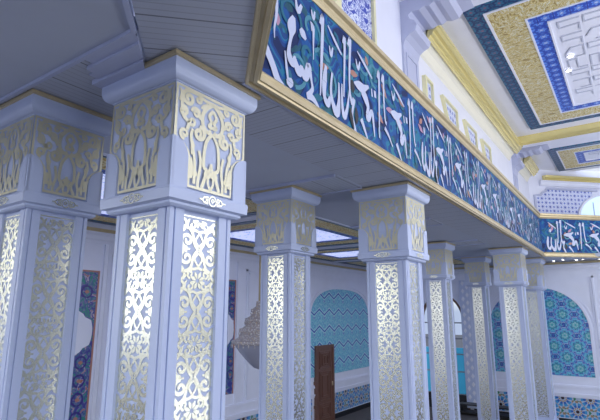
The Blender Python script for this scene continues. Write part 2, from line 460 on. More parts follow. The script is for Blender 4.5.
# ---- parapet with the calligraphy frieze
par = tag(empty('parapet_frieze', (-1.95, 8.35, SZ)), 'long blue parapet frieze with white calligraphy between two gold mouldings, running above the columns', 'parapet')
def pbuild(mb, name, mat, parent=par, label=None):
    o = mb.build(name, mat); o.parent = parent; o.matrix_parent_inverse = Matrix.Translation(-Vector(parent.location))
    if label: o['label'] = label
    return o
z = CZ
fpm = MB().sweep([(-.02, z + 1.58), (.02, z + 1.58), (.02, z + 2.60), (-.02, z + 2.60)], path, outs)
pbuild(MB().sweep([(-.02, z + 1.51), (-.015, z + 1.488), (.005, z + 1.488), (.009, z + 1.503), (.032, z + 1.503), (.036, z + 1.488), (.062, z + 1.490), (.066, z + 1.505), (.08, z + 1.508), (.08, z + 1.53), (.055, z + 1.54), (.055, z + 1.57), (.065, z + 1.585), (.045, z + 1.61), (.02, z + 1.615), (-.02, z + 1.615)], path, outs), 'lower_moulding', M['gold'])
pbuild(MB().sweep([(-.02, z + 2.555), (.03, z + 2.555), (.05, z + 2.58), (.04, z + 2.60), (.045, z + 2.63), (.075, z + 2.645), (.08, z + 2.685), (.06, z + 2.70), (-.16, z + 2.70), (-.16, z + 2.66), (-.02, z + 2.62)], path, outs), 'upper_moulding', M['gold'])
pbuild(MB().sweep([(-.30, z + 1.63), (-.03, z + 1.63), (-.03, z + 2.62), (-.30, z + 2.62)], path, outs), 'parapet_wall', M['hall_white'])
CAL = {
'near': [
  ( [(2.281, 1.922), (2.315, 1.862), (2.366, 1.802), (2.432, 1.719), (2.492, 1.633), (2.564, 1.609)] , [0.02, 0.07, 0.07, 0.04] ),
  ( [(2.573, 1.903), (2.596, 1.77), (2.613, 1.685)] , [0.015, 0.03, 0.02] ),
  ( [(2.629, 1.708), (2.636, 1.678), (2.621, 1.64)] , [0.05, 0.09, 0.05] ),
  ( [(2.464, 2.318), (2.467, 2.153), (2.444, 2.033), (2.446, 1.945)] , [0.045, 0.03, 0.02, 0.01] ),
  ( [(2.687, 2.25), (2.657, 2.147), (2.648, 2.057), (2.623, 1.947), (2.631, 1.881), (2.676, 1.844), (2.699, 1.905)] , [0.04, 0.11, 0.04, 0.07, 0.06, 0.04] ),
  ( [(2.696, 1.921), (2.723, 1.849), (2.763, 1.812), (2.792, 1.88)] , [0.02, 0.07, 0.08, 0.03] ),
  ( [(2.792, 1.88), (2.832, 1.804), (2.866, 1.844), (2.893, 1.926), (2.933, 1.809), (2.943, 1.738), (2.872, 1.659)] , [0.03, 0.07, 0.08, 0.06, 0.03, 0.04, 0.05] ),
  ( [(2.865, 1.648), (2.942, 1.669), (3.039, 1.619)] , [0.04, 0.06, 0.02] ),
  ( [(2.707, 2.431), (2.741, 2.33), (2.792, 2.412)] , [0.02, 0.05, 0.03] ),
  ( [(2.934, 2.454), (2.964, 2.387), (2.989, 2.467)] , [0.015, 0.035, 0.02] ),
  ( [(2.927, 2.302), (2.964, 2.294), (2.963, 2.147), (2.961, 2.011)] , [0.09, 0.04, 0.02, 0.01] ),
  ( [(2.777, 2.198), (2.81, 2.168), (2.853, 2.136)] , [0.05, 0.08, 0.03] ),
  ( [(3.079, 2.393), (3.111, 2.478), (3.087, 2.07), (3.06, 1.706)] , [0.05, 0.05, 0.04, 0.015] ),
],
'W': [
  ( [(3.197, 2.451), (3.314, 2.362), (3.43, 2.28)] , [0.015, 0.04, 0.02] ),
  ( [(3.219, 2.265), (3.244, 2.181), (3.274, 2.273)] , [0.015, 0.035, 0.02] ),
  ( [(3.466, 2.408), (3.491, 2.482), (3.482, 2.254), (3.455, 1.879)] , [0.04, 0.045, 0.035, 0.02] ),
  ( [(3.155, 2.046), (3.13, 1.893), (3.127, 1.762), (3.18, 1.708), (3.219, 1.786)] , [0.035, 0.07, 0.05, 0.07, 0.03] ),
  ( [(3.26, 2.027), (3.233, 1.869), (3.253, 1.763), (3.323, 1.678), (3.365, 1.787), (3.37, 1.979)] , [0.03, 0.035, 0.05, 0.09, 0.05, 0.02] ),
  ( [(3.425, 1.992), (3.427, 1.791), (3.46, 1.69), (3.515, 1.79), (3.564, 1.981)] , [0.02, 0.04, 0.06, 0.04, 0.02] ),
  ( [(3.561, 2.435), (3.601, 2.518), (3.573, 2.195), (3.571, 1.974), (3.612, 1.861)] , [0.05, 0.045, 0.035, 0.03, 0.05] ),
  ( [(3.597, 1.865), (3.649, 1.925), (3.611, 1.772), (3.644, 1.657), (3.694, 1.585)] , [0.03, 0.05, 0.03, 0.05, 0.02] ),
],
'K': [
  ( [(3.624, 2.116), (3.624, 2.045), (3.629, 1.987)] , [0.02, 0.09, 0.02] ),
  ( [(3.572, 1.817), (3.59, 1.726), (3.631, 1.633)] , [0.02, 0.06, 0.02] ),
  ( [(3.681, 1.857), (3.696, 1.783), (3.684, 1.7)] , [0.02, 0.07, 0.02] ),
],
'F': [
  ( [(3.74, 2.466), (3.895, 2.393), (4.052, 2.31)] , [0.015, 0.045, 0.02] ),
  ( [(3.707, 2.37), (3.747, 2.283), (3.789, 2.376)] , [0.015, 0.04, 0.02] ),
  ( [(3.654, 2.103), (3.754, 2.109), (3.867, 2.114)] , [0.015, 0.1, 0.1] ),
  ( [(3.964, 2.185), (3.835, 2.101), (3.894, 2.03), (3.938, 1.952), (3.899, 1.875)] , [0.03, 0.09, 0.1, 0.06, 0.03] ),
  ( [(3.899, 1.875), (3.933, 1.835), (4.022, 1.941), (4.051, 1.792), (4.062, 1.691)] , [0.03, 0.07, 0.05, 0.035, 0.015] ),
  ( [(4.028, 2.19), (4.036, 2.107)] , [0.02, 0.03] ),
  ( [(4.104, 2.199), (4.112, 2.125)] , [0.05, 0.05] ),
  ( [(3.786, 1.784), (3.845, 1.707), (3.91, 1.613)] , [0.06, 0.045, 0.02] ),
  ( [(4.177, 2.374), (4.216, 2.448), (4.197, 2.081), (4.172, 1.715)] , [0.04, 0.04, 0.035, 0.02] ),
  ( [(4.278, 2.372), (4.319, 2.459), (4.315, 2.182), (4.333, 1.964), (4.367, 1.931)] , [0.04, 0.04, 0.035, 0.03, 0.05] ),
  ( [(4.313, 1.868), (4.406, 1.81), (4.498, 1.715)] , [0.05, 0.04, 0.02] ),
],

}
def letters(mb, keys, off, fr, wk=1.0):
    for k in keys:
        for pts, w in CAL[k]:
            q = bez([(a, b, ww) for (a, b), ww in zip(pts, [w[int(round(i * (len(w) - 1) / (len(pts) - 1)))] for i in range(len(pts))])], 5)
            mb.ribbon([(p[0] + off, p[1] + CZ) for p in q], [max(.010, p[2] * wk) for p in q], fr, .008)
fm = frame((-1.93, 0, 0), (0, 1, 0), up)
fd = frame((-1.93 - .0, 14.492, 0), (1, 1, 0), up)
a_ = MB(); k_ = MB(); d2 = MB(); k2 = MB()
letters(a_, ['near'], 0, fm)
for i in range(5):
    o_ = i * 2.26
    if o_ + 3.1 < 13.6:
        letters(a_, ['W'], o_, fm, 1 - .08 * i); letters(k_, ['K'], o_, fm)
    for j in range(2):
        if 3.6 + o_ + j * .82 + .9 < 14.4: letters(a_, ['F'], o_ + j * .82, fm, 1 - .08 * i)
for i, kk in enumerate(['W', 'F', 'F2']):
    if kk == 'W': letters(d2, ['W'], -2.95, fd); letters(k2, ['K'], -2.95, fd)
    elif kk == 'F': letters(d2, ['F'], -2.95, fd)
    else:
        letters(d2, ['F'], -2.95 + .82, fd)
# painted vines and blossoms behind the letters
rv = random.Random(3)
v1, v2, ru, pk = MB(), MB(), MB(), MB()
for fr_, s0, s1 in ((fm, 2.25, 14.4), (fd, .05, 2.6)):
    s_ = s0
    while s_ < s1:
        for q in range(2):
            cx, cz = s_ + rv.uniform(0, .3), CZ + rv.uniform(1.75, 2.42); r = rv.uniform(.10, .19)
            if s0 + .02 < cx - r and cx + r < s1: (v1 if q else v2).ribbon(spiral(cx, cz, min(r, CZ + 2.54 - cz, cz - CZ - 1.63), rv.uniform(.6, 1.1), rv.uniform(0, 6), rv.choice((-1, 1)), .3), .035, fr_, .004 + .001 * q)
        for mbx, c in ((ru, .005), (pk, .0055), (v2, .006), (v1, .0065)):
            if rv.random() < .45:
                cx, cz = s_ + rv.uniform(.05, .3), CZ + rv.uniform(1.70, 2.48); a = rv.uniform(0, 3); L = rv.uniform(.05, .10)
                if cx + L < s1 and cx - L > s0:
                    mbx.ribbon([(cx + L * t * cos(a), cz + L * .8 * t * sin(a)) for t in (-1, -.5, 0, .5, 1)], [.01, .05, .07, .05, .01], fr_, c)
        s_ += .24
for mbx, mt in ((v1, 'vine'), (v2, 'vine2'), (ru, 'rust'), (pk, 'pink')): fpm.absorb(mbx, M[mt])
fpan = pbuild(fpm, 'frieze_panel', M['frieze'])
pbuild(a_.absorb(k_, M['black']), 'calligraphy', M['calli'], fpan, label='white calligraphy on the long side')
pbuild(d2.absorb(k2, M['black']), 'calligraphy', M['calli'], fpan, label='white calligraphy on the far diagonal side')

# ------------------------------------------------ columns
def column_meshes(H):
    """H: height of the ring top above the floor"""
    R = {}
    top = SZ - .004; hb = .255; iw = .145
    zr0, zr1 = H - .105, H
    # plinth
    R['plinth'] = [MB().rings([(.34, 0), (.34, .22), (.32, .25), (.30, .27), (.29, .33)]).mesh('plinth', M['paint'])]
    R['shaft'] = [MB().box(-.232, .232, -.232, .232, .30, zr0 + .02).mesh('shaft', M['paint'])]
    # corner posts, each with beads and grooves
    def post():
        w, g = .108, .012
        prof = [(hb - w, -hb), (hb - w + .014, -hb), (hb - .042, -hb), (hb - .042, -hb + g), (hb - .032, -hb + g), (hb - .030, -hb), (hb, -hb),
                (hb, -hb + .030), (hb - g, -hb + .032), (hb - g, -hb + .042), (hb, -hb + .042), (hb, -hb + w - .014), (hb, -hb + w), (hb - .03, -hb + w), (hb - .03, -hb + .03), (hb - w, -hb + .03)]
        m = MB(); n = len(prof); z0, z1 = .30, zr0 + .01
        for i in range(n):
            a, b = prof[i], prof[(i + 1) % n]
            m.face([(*a, z0), (*b, z0), (*b, z1), (*a, z1)])
        return m.mesh('corner_post', M['paint'])
    R['corner_post'] = post()
    # face frame: looking at the -y face
    F = frame((0, -.232, 0), (1, 0, 0), up)          # normal -y
    g = MB(); P = .37; v0 = zr0 - .03
    def unit(z0):
        def rb(pts, w):
            pts = [(x * 1.14, z0 + y_) for x, y_ in pts]; w = [q * 1.25 for q in w] if isinstance(w, list) else w * 1.25
            if min(p[1] for p in pts) < .42 or max(p[1] for p in pts) > v0: return
            g.ribbon(pts, w, F, .003)
        for s in (-1, 1):
            for q in (-1, 1):
                sp_ = spiral(s * .083, q * .052, .046, 1.35, -q * pi / 2 if s > 0 else -q * pi / 2, s * q, .15, 18); rb(sp_, [.017] * 19)
                rb(bez([(s * .083, q * .006), (s * .135, q * .004)]), .012)
                rb(bez([(s * .006, 0), (s * .035, q * .04), (s * .055, q * .108), (s * .10, q * .135), (s * .140, q * .11)]), .016)
                rb(bez([(0, q * .02), (s * .026, q * .05), (s * .018, q * .075), (0, q * .10)]), .011)
                rb(bez([(s * .055, q * .108), (s * .03, q * .118), (0, q * .108)]), .013)
                rb(spiral(s * .052, q * .148, .026, 1.0, pi / 2 * (1 if q > 0 else -1), s, .2, 12), .012)
                rb(bez([(s * .142, q * .100), (s * .112, q * .112), (s * .095, q * .150), (s * .108, q * .176), (s * .142, q * .183)]), .014)
                rb(bez([(s * .143, q * .125), (s * .128, q * .15), (s * .143, q * .17)]), [.02, .024, .02] + [.02] * 10)
            rb(bez([(s * .062, 0), (s * .10, 0)]), .01)
        for k in range(8):
            a = pi / 8 + k * pi / 4
            rb([(.012 * cos(a), P / 2 + .012 * sin(a)), (.034 * cos(a), P / 2 + .034 * sin(a)), (.054 * cos(a), P / 2 + .054 * sin(a))], [.004, .020, .006])
        for k in range(10):
            a = k * pi / 5
            rb([(.066 * cos(a) * 1.1, P / 2 + .066 * sin(a)), (.085 * cos(a + .3) * 1.1, P / 2 + .080 * sin(a + .3)), (.092 * cos(a + .62) * 1.1, P / 2 + .074 * sin(a + .62))], [.004, .018, .005])
    zz = v0 - .20
    while zz > .3:
        unit(zz); zz -= P
    iw = .165; g.ribbon([(-iw, .42), (iw, .42)], .01, F); g.ribbon([(-iw, v0), (iw, v0)], .008, F)
    R['gold_inlay'] = g.mesh('gold_inlay', M['foil'])
    # ring
    R['ring'] = [MB().rings([(.25, zr0), (.285, zr0), (.300, zr0 + .012), (.300, zr0 + .026), (.330, zr0 + .034), (.334, zr0 + .09), (.330, zr1), (.25, zr1)]).mesh('ring', M['paint'])]
    F2 = frame((0, -.335, 0), (1, 0, 0), up); g = MB(); zc = zr0 + .063
    g.ribbon(spiral(0, zc, .030, 1, 0, 1, .99, 14), .008, F2, .003); g.ribbon(spiral(0, zc, .016, 1.2, 0, 1, .2, 10), .007, F2, .003)
    for s in (-1, 1):
        for q in (-1, 1):
            g.ribbon(spiral(s * .050, zc + q * .012, .013, 1, pi if s > 0 else 0, s * q, .3, 8), .007, F2, .003)
            g.ribbon(bez([(s * .035, zc + q * .02), (s * .07, zc + q * .016), (s * .085, zc + q * .002), (s * .11, zc)], 4), .009, F2, .003)
    R['ring_medallion'] = g.mesh('ring_medallion', M['foil'])
    # capital
    zc0, zc1 = zr1, CZ + 1.352
    hc = .305
    R['capital'] = [MB().rings([(hc - .012, zc0 - .005), (hc, zc0 + .25), (hc + .004, zc1), (hc - .02, zc1 + .03)]).mesh('capital', M['paint'])]
    hgt = zc1 - zc0; lz = zc0 + hgt * .47; lw = .115
    def leaf():
        m = MB(); t = .010; h = hc + .006
        L = [(0, zc0), (-lw, zc0), (-lw, lz - lw * 1.0)] + [(-lw + lw * (1 - cos(a)), lz - lw + lw * sin(a)) for a in [pi / 2 * i / 8 for i in range(1, 9)]]
        fA = frame((h, -h, 0), (1, 0, 0), up); fB = frame((h, -h, 0), (0, 1, 0), up)
        m.prism(L, fA, -.02, t); m.prism([(-x, y_) for x, y_ in L], fB, -.02, t)
        m.box(h - .01, h + t, -h - t, -h + .01, zc0, lz)
        return m.mesh('corner_leaf', M['paint'])
    R['corner_leaf'] = leaf()
    F3 = frame((0, -hc - .002, 0), (1, 0, 0), up); g = MB()
    wt, wn = .298, .180; sh = lz - .02
    top_ = zc1 - .012; bot = zc0 + .025
    half = [(0, bot), (wn, bot), (wn, sh - .10), (wn + .012, sh - .05), (wn + .05, sh - .012), (wt - .02, sh + .008), (wt, sh + .03), (wt, top_), (0, top_)]
    g.ribbon([(x, y_) for x, y_ in half], .020, F3, .005); g.ribbon([(-x, y_) for x, y_ in half], .020, F3, .005)
    H2 = top_ - sh; ac = top_ - H2 * .42
    def rb2(pts, w): g.ribbon([(x * 1.06, y_) for x, y_ in pts], [q * 1.8 for q in w] if isinstance(w, list) else w * 1.8, F3, .005)
    for s in (-1, 1):
        rb2(spiral(s * .195, top_ - .062, .050, 1.5, pi / 2, -s, .12, 20), .015)
        rb2(spiral(s * .120, top_ - .045, .026, 1.2, pi / 2, s, .15, 12), .012)
        rb2(bez([(s * .195, top_ - .012), (s * .13, top_ - .012), (s * .06, top_ - .03), (0, top_ - .03)]), .012)
        rb2(bez([(s * .245, top_ - .07), (s * .235, ac - .03), (s * .19, ac - .07), (s * .20, ac - .12)]), .014)
        # pointed arch loop in the middle
        rb2(bez([(0, ac + .115), (s * .05, ac + .075), (s * .082, ac + .02), (s * .078, ac - .05), (s * .04, ac - .085), (s * .012, ac - .07)]), .016)
        rb2(bez([(0, ac + .07), (s * .03, ac + .03), (s * .012, ac - .01), (s * .03, ac - .04), (0, ac - .045)]), .014)
        rb2(spiral(s * .135, ac + .01, .036, 1.3, 0 if s > 0 else pi, s, .15, 14), .012)
        rb2(spiral(s * .105, ac - .115, .048, 1.5, pi / 2, s, .12, 20), .015)
        rb2(spiral(s * .215, sh + .055, .036, 1.3, -pi / 2, s, .15, 14), .012)
        rb2(spiral(s * .232, top_ - .155, .034, 1.3, pi / 2, s, .15, 14), .012)
        rb2(spiral(s * .165, ac - .055, .030, 1.2, pi, -s, .2, 12), .012)
        rb2([(s * .262, top_ - .02), (s * .240, top_ - .05), (s * .262, top_ - .10)], [.008, .022, .008])
        rb2([(s * .150, top_ - .10), (s * .118, top_ - .12), (s * .100, top_ - .17)], [.006, .022, .008])
        rb2([(s * .045, top_ - .045), (s * .075, top_ - .075), (s * .10, top_ - .09)], [.006, .020, .006])
        rb2([(s * .165, sh + .05), (s * .150, sh), (s * .155, sh - .06)], [.006, .020, .008])
        rb2([(s * .155, bot + .05), (s * .150, bot + .12), (s * .158, sh - .08)], [.012, .016, .008])
        rb2(bez([(s * .155, ac - .10), (s * .165, ac - .16), (s * .13, sh - .10), (s * .13, bot + .02)]), .012)
        rb2(bez([(0, ac - .085), (s * .05, ac - .16), (s * .06, sh - .10), (s * .035, sh - .14), (s * .07, bot + .01)]), .014)
        rb2(bez([(s * .100, sh - .02), (s * .085, sh - .10), (s * .10, bot + .05), (s * .10, bot)]), .012)
        rb2(spiral(s * .030, (sh - .05 + bot) / 2, .026, 1.0, pi / 2, s, .5, 12), .012)
        rb2(bez([(0, sh - .08), (s * .022, (sh + bot) / 2 - .07), (0, bot + .01)]), .010)
        rb2(spiral(s * .130, (sh - .05 + bot) / 2 - .02, .018, 1.1, pi / 2, s, .3, 10), .010)
    R['capital_inlay'] = g.mesh('capital_inlay', M['foil_dull'])
    ab = [(hc, CZ + 1.35), (hc + .012, CZ + 1.355)]
    for i in range(9):
        a = pi / 2 * i / 8; ab.append((hc + .012 + .052 * sin(a), CZ + 1.36 + .075 * (1 - cos(a))))
    ab += [(hc + .064, CZ + 1.475), (hc + .06, CZ + 1.478)]
    R['abacus'] = [MB().rings(ab).mesh('abacus', M['paint'])]
    R['gold_fillet'] = [MB().rings([(hc + .05, CZ + 1.472), (hc + .080, CZ + 1.476), (hc + .080, top - .006), (hc + .05, top)]).mesh('gold_fillet', M['gold'])]
    return R
def make_column(R, x, y, label):
    t = tag(empty('column', (x, y, 0)), label, 'column', 'white and gold columns under the gallery')
    P = {nm: link(nm, R[nm][0], t) for nm in ('plinth', 'shaft', 'ring', 'capital', 'abacus')}
    link('gold_fillet', R['gold_fillet'][0], P['abacus'])
    for k in range(4):
        for nm, pa in (('corner_post', 'shaft'), ('gold_inlay', 'shaft'), ('ring_medallion', 'ring'), ('corner_leaf', 'capital'), ('capital_inlay', 'capital')):
            o = link(nm, R[nm], P[pa]); o.rotation_euler = (0, 0, k * pi / 2)
    if R is RB: t.scale = (.87, .87, 1)
    return t
RA, RB = column_meshes(CZ + .706), column_meshes(CZ + .80)
AX, BX = -2.405, -3.56
for R_, x, y, lab in (
    (RA, AX, 2.035, 'big white and gold column at the near corner of the blue frieze, standing second from the left'),
    (RA, AX, 5.52, 'white and gold column right below the middle of the blue frieze, with its whole capital in view'),
    (RA, AX, 12.42, 'pale column touching the gold frieze edge, last but one before the arched tile panel on the right'),
    (RA, AX, 15.20, 'last column below the frieze, directly left of the arched tile panel on the right'),
    (RB, BX, 1.765, 'big white and gold column cut by the left edge of the picture'),
    (RB, BX, 4.82, 'white and gold column standing right of the chandelier, behind the big corner column'),
    (RB, BX, 10.55, 'slim looking column standing in front of the arched glass door'),
    (RB, BX, 13.90, 'small distant column just right of the dotted strip beside the glass door'),
): make_column(R_, x, y, lab)
# stepped crown over the near corner column
c = MB()
for i, (y0, y1, dz) in enumerate(((1.42, 1.475, .012), (1.475, 1.535, .030), (1.535, 1.60, .020), (1.60, 1.72, .040))):
    x0 = -2.58 - .07 * i
    flat(c, [(x0, y0), (-.66 - y0, y0), (-.66 - y1, y1), (x0, y1)], SZ - dz, (0, 1), dz + .01)
struct(c.build('trim_corner_crown', M['soffit_trim']))

# ------------------------------------------------ aisle ceiling behind the columns: framed luminous coffers
AC = CZ + 1.60
struct(MB().box(-8, -4.12, -4, 16.6, AC + .02, AC + .12).build('ceiling_aisle', M['wall']))
struct(MB().box(-4.16, -4.10, -4, 16.6, SZ + .004, AC + .03).build('wall_aisle_upstand', M['wall']))
def rectband(x0, x1, y0, y1, w, z, t=.01):
    m = MB()
    def q(a, b, c_, d, horiz):
        pts = [(a, b), (c_, b), (c_, d), (a, d)]
        uv = [((p[0], (p[1] - b) / (d - b) * .2 + .0) if horiz else (p[1], (p[0] - a) / (c_ - a) * .2)) for p in pts]
        for zz, o_ in ((z, 1), (z + t, -1)):
            m.face([(*p, zz) for p in pts][::o_], uv[::o_])
        for i in range(4):
            A, B = pts[i], pts[(i + 1) % 4]; m.face([(*A, z), (*B, z), (*B, z + t), (*A, z + t)])
    q(x0, y0, x1, y0 + w, True); q(x0, y1 - w, x1, y1, True); q(x0, y0 + w, x0 + w, y1 - w, False); q(x1 - w, y0 + w, x1, y1 - w, False)
    return m
labs = ['luminous blue and gold coffer of the aisle ceiling above the left columns', 'luminous coffer framed in blue and gold, seen right behind the near corner column',
        'luminous coffer with blue and gold border, above the chandelier', 'narrow looking blue and gold coffer above the walnut door', 'last blue and gold coffer of the aisle ceiling before the back wall']
for i, (y0, y1) in enumerate(((-2.2, 1.9), (2.3, 5.9), (6.3, 9.9), (10.4, 13.0), (13.4, 16.4))):
    t = tag(empty('ceiling_coffer', (-6.05, (y0 + y1) / 2, AC)), labs[i], 'ceiling coffer', 'framed coffers of the aisle ceiling')
    x0, x1 = -7.80, -4.20; X, Y = -6.05, (y0 + y1) / 2
    for (w, off, nm, mt) in ((.16, 0, 'blue_border', 'ceil_teal'), (.42, .16, 'gold_band', 'coffer_gold'), (.16, .58, 'blue_border', 'ceil_blue')):
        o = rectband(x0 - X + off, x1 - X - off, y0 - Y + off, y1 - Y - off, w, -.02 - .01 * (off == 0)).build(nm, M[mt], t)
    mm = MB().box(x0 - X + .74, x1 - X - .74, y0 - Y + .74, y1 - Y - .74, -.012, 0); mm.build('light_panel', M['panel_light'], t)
for yb in (2.1, 6.1, 10.15, 13.2):
    struct(MB().box(-7.95, -4.16, yb - .14, yb + .14, AC - .035, AC + .02).build('trim_aisle_rib', M['wall']))
# gold and white cornice along the top of the lower walls
pl = [(XW, -.6), (XW, YW), (6, YW)]
struct(MB().sweep([(0, z + 1.43), (.05, z + 1.43), (.07, z + 1.47), (.07, z + 1.495), (0, z + 1.495)], pl, [(1, 0), (0, -1)]).build('trim_gold_cornice', M['gold']))
struct(MB().sweep([(0, z + 1.22), (.02, z + 1.22), (.03, z + 1.27), (.05, z + 1.30), (.055, z + 1.36), (.08, z + 1.40), (.08, z + 1.43), (0, z + 1.43)], pl, [(1, 0), (0, -1)]).build('trim_wall_cornice', M['wall']))
struct(MB().box(-.9, 6, 15.6, 16.6, SZ, SZ + .1).build('ceiling_back_field', M['soffit']))

# ------------------------------------------------ lower walls: panels, dado, door
fL = frame((XW, 0, 0), (0, 1, 0), up)                  # a = y, b = z, normal = +x
def rail(fr, a0, a1, b, name='trim_dado_rail'):
    m = MB()
    for b0, b1, t in ((b, b + .05, .035), (b + .05, b + .10, .055), (b + .10, b + .26, .02), (b + .26, b + .31, .05), (b + .31, b + .34, .035)):
        m.prism([(a0, b0), (a1, b0), (a1, b1), (a0, b1)], fr, 0, t)
    return struct(m.build(name, M['wall']))
DT = CZ - 2.42
def box_on(fr, a0, a1, b0, b1, c0, c1, m=None):
    m = m or MB(); return m.prism([(a0, b0), (a1, b0), (a1, b1), (a0, b1)], fr, c0, c1)
for fr, segs, wn in ((fL, ((-.6, 12.15), (13.22, YW)), 'left'), (fb, ((XW, DX0 - .12), (DX1 + .12, 6)), 'back')):
    for a0, a1 in segs:
        rail(fr, a0, a1, DT)
        struct(box_on(fr, a0, a1, 0, .14, 0, .03).build('baseboard_' + wn, M['dark']))
def dado_panel(fr, a0, a1, label):
    t = tag(empty('tile_dado', fr((a0 + a1) / 2, .14)), label, 'tiled dado', 'petal star tile dadoes along the walls')
    pbuild(box_on(fr, a0, a1, .16, DT - .02, .0, .012), 'tile_field', M['dado_tile'], t)
    w = .03; m = MB().prism([(a0 - w, DT - .005), (a0 - w, .145), (a1 + w, .145), (a1 + w, DT - .005), (a1, DT - .005), (a1, .16), (a0, .16), (a0, DT - .005)], fr, 0, .02); pbuild(m, 'border', M['wall'], t)
dado_panel(fL, 4.4, 8.1, 'low petal tile dado on the left wall behind the big left columns')
dado_panel(fL, 8.4, 12.05, 'low petal tile dado on the wall below the chandelier')
dado_panel(fL, 13.32, 16.45, 'low blue and orange petal tile dado right of the walnut door')
dado_panel(fb, -4.15, -3.15, 'narrow piece of petal tile dado seen between the two columns left of the arched panel')
dado_panel(fb, -3.05, 2.0, 'blue petal tile dado in the lower right corner under the arched tile panel')

def arch_panel(fr, cx, half, z0, zs, zt, mat, label, sq=2.0):
    t = tag(empty('arched_tile_panel', fr(cx, z0)), label, 'arched tile panel')
    pbuild(MB().prism(arch_pts(cx, half, z0, zs, zt, 28, sq), fr, 0, .015), 'tile_field', M[mat], t)
    o1 = arch_pts(cx, half, z0, zs, zt, 28, sq); o1 = o1[1:] + o1[:1]; o1 = o1[1:-1] if False else o1
    line = [(cx + half, z0)] + arch_pts(cx, half, z0, zs, zt, 28, sq)[2:] + [(cx - half, z0)]
    m = MB(); m.ribbon([(cx + (p[0] - cx) * 1.025, p[1] + .02) for p in line], .07, fr, .035, th=.035)
    m.ribbon([(cx + (p[0] - cx) * 1.09, p[1] + .09) for p in line], .025, fr, .02, th=.02)
    pbuild(m, 'arch_moulding', M['wall'], t); return t
arch_panel(fL, 13.85, 1.90, CZ - 1.86, CZ - .35, CZ + .74, 'arch_tile_wave', 'arched turquoise tile panel on the left wall behind the walnut door', 2.6)
arch_panel(fb, -2.60, 1.40, CZ - 1.84, CZ - .55, CZ + .77, 'arch_tile', 'arched turquoise and navy star tile panel on the back wall at the right edge', 2.1)
# rectangular mouldings around the arched panels
def wall_frame(fr, a0, a1, b0, b1, name='trim_wall_frame'):
    m = MB()
    for w, o_, t in ((.05, 0, .03), (.02, .09, .018)):
        for q in ((a0 + o_, a1 - o_, b1 - w - o_, b1 - o_), (a0 + o_, a0 + w + o_, b0, b1 - o_), (a1 - w - o_, a1 - o_, b0, b1 - o_)): box_on(fr, *q, 0, t, m)
    return struct(m.build(name, M['wall']))
wall_frame(fL, 11.62, 16.1, DT + .36, CZ + 1.10); wall_frame(fb, -4.25, -.95, DT + .36, CZ + 1.05)
wall_frame(fL, 9.1, 11.4, DT + .36, CZ + 1.05); wall_frame(fL, 5.3, 8.1, DT + .36, CZ + 1.05); wall_frame(fb, -.6, 2.4, DT + .36, CZ + 1.05)
for y0 in (3.75, 11.45, 8.75, 5.12):                   # flat pilasters of the left wall
    m = MB(); box_on(fL, y0, y0 + .07, DT + .34, CZ + 1.22, 0, .04, m); box_on(fL, y0 + .09, y0 + .11, DT + .34, CZ + 1.22, 0, .02, m); struct(m.build('trim_pilaster', M['wall']))

# illuminated tile border strips with a cusped white field
def cusped_strip(y0, y1, zb, zt, label, cusps):
    t = tag(empty('tile_border_panel', fL(y1, zb)), label, 'tile panel')
    out = [(y1, zb), (y1, zt), (y0, zt), (y0, zb)]
    tf = MB().prism(out, fL, 0, .012)
    m = MB()
    m.prism([(y1, zb), (y1 + .03, zb), (y1 + .03, zt + .03), (y0, zt + .03), (y0, zt), (y1, zt)], fL, 0, .02)
    pbuild(m, 'border', M['rust'], t)
    for c0, c1 in cusps:
        L = []; n = 14
        for i in range(n + 1):
            q = i / n; k = sin(pi * q); L.append((y0 + (y1 - y0) * min(.93, .62 * k ** .5 + .30 * (1 if .16 < q < .84 else 0)), c0 + (c1 - c0) * q))
        pbuild(MB().prism([(y0 - .001, c0)] + L + [(y0 - .001, c1)], fL, .012, .02), 'white_cusp', M['wall'], t)
    ring = MB(); dots = MB()
    zc_ = zt - .35
    while zc_ > zb + .2:
        if not any(c0 - .12 < zc_ < c1 + .12 for c0, c1 in cusps):
            ring.ribbon(spiral(y0 + .12, zc_, .10, .98, -pi / 2, 1, .98, 16), .03, fL, .016)
            dots.ribbon([(y0 + .08, zc_), (y0 + .12, zc_), (y0 + .16, zc_)], [.02, .07, .02], fL, .017)
        zc_ -= .30
    tf.absorb(ring, M['navy']).absorb(dots, M['rust']); pbuild(tf, 'tile_field', M['medallion_tile'], t)
    return t
cusped_strip(4.72, 5.03, CZ - 2.0, CZ + .70, 'tall navy and green tile border with cusped white edge, between the two big left columns', [(CZ - .72, CZ + .02)])
cusped_strip(8.47, 8.68, CZ - 1.85, CZ + .73, 'thin dark tile border on the wall left of the chandelier', [(CZ - .75, CZ - .05)])

# walnut door
door = struct(empty('door_1', (XW + .05, 12.77, 0)))
def dbox(a0, a1, b0, b1, c0, c1, nm, m_='wood', parent=door):
    return pbuild(box_on(fL, a0, a1, b0, b1, c0, c1), nm, M[m_], parent)
leafd = dbox(12.26, 13.12, .02, 2.12, .0, .05, 'door_leaf')
fm_ = MB()
for q in ((12.18, 12.26, 0, 2.19), (13.12, 13.20, 0, 2.19), (12.26, 13.12, 2.12, 2.19)): box_on(fL, *q, 0, .085, fm_)
pbuild(fm_, 'door_frame', M['wood'], door)
pm = MB()
for (b0, b1) in ((1.52, 2.02), (.62, 1.44), (.10, .54)):
    for o_, t in ((0, .075), (.07, .065), (.14, .08)):
        a0, a1 = 12.38 + o_, 13.00 - o_; c0_, c1_ = b0 + o_ * .8, b1 - o_ * .8; w = .025
        if c1_ - c0_ < .08: continue
        for q in ((a0, a1, c0_, c0_ + w), (a0, a1, c1_ - w, c1_), (a0, a0 + w, c0_ + w, c1_ - w), (a1 - w, a1, c0_ + w, c1_ - w)): box_on(fL, *q, .05, t, pm)
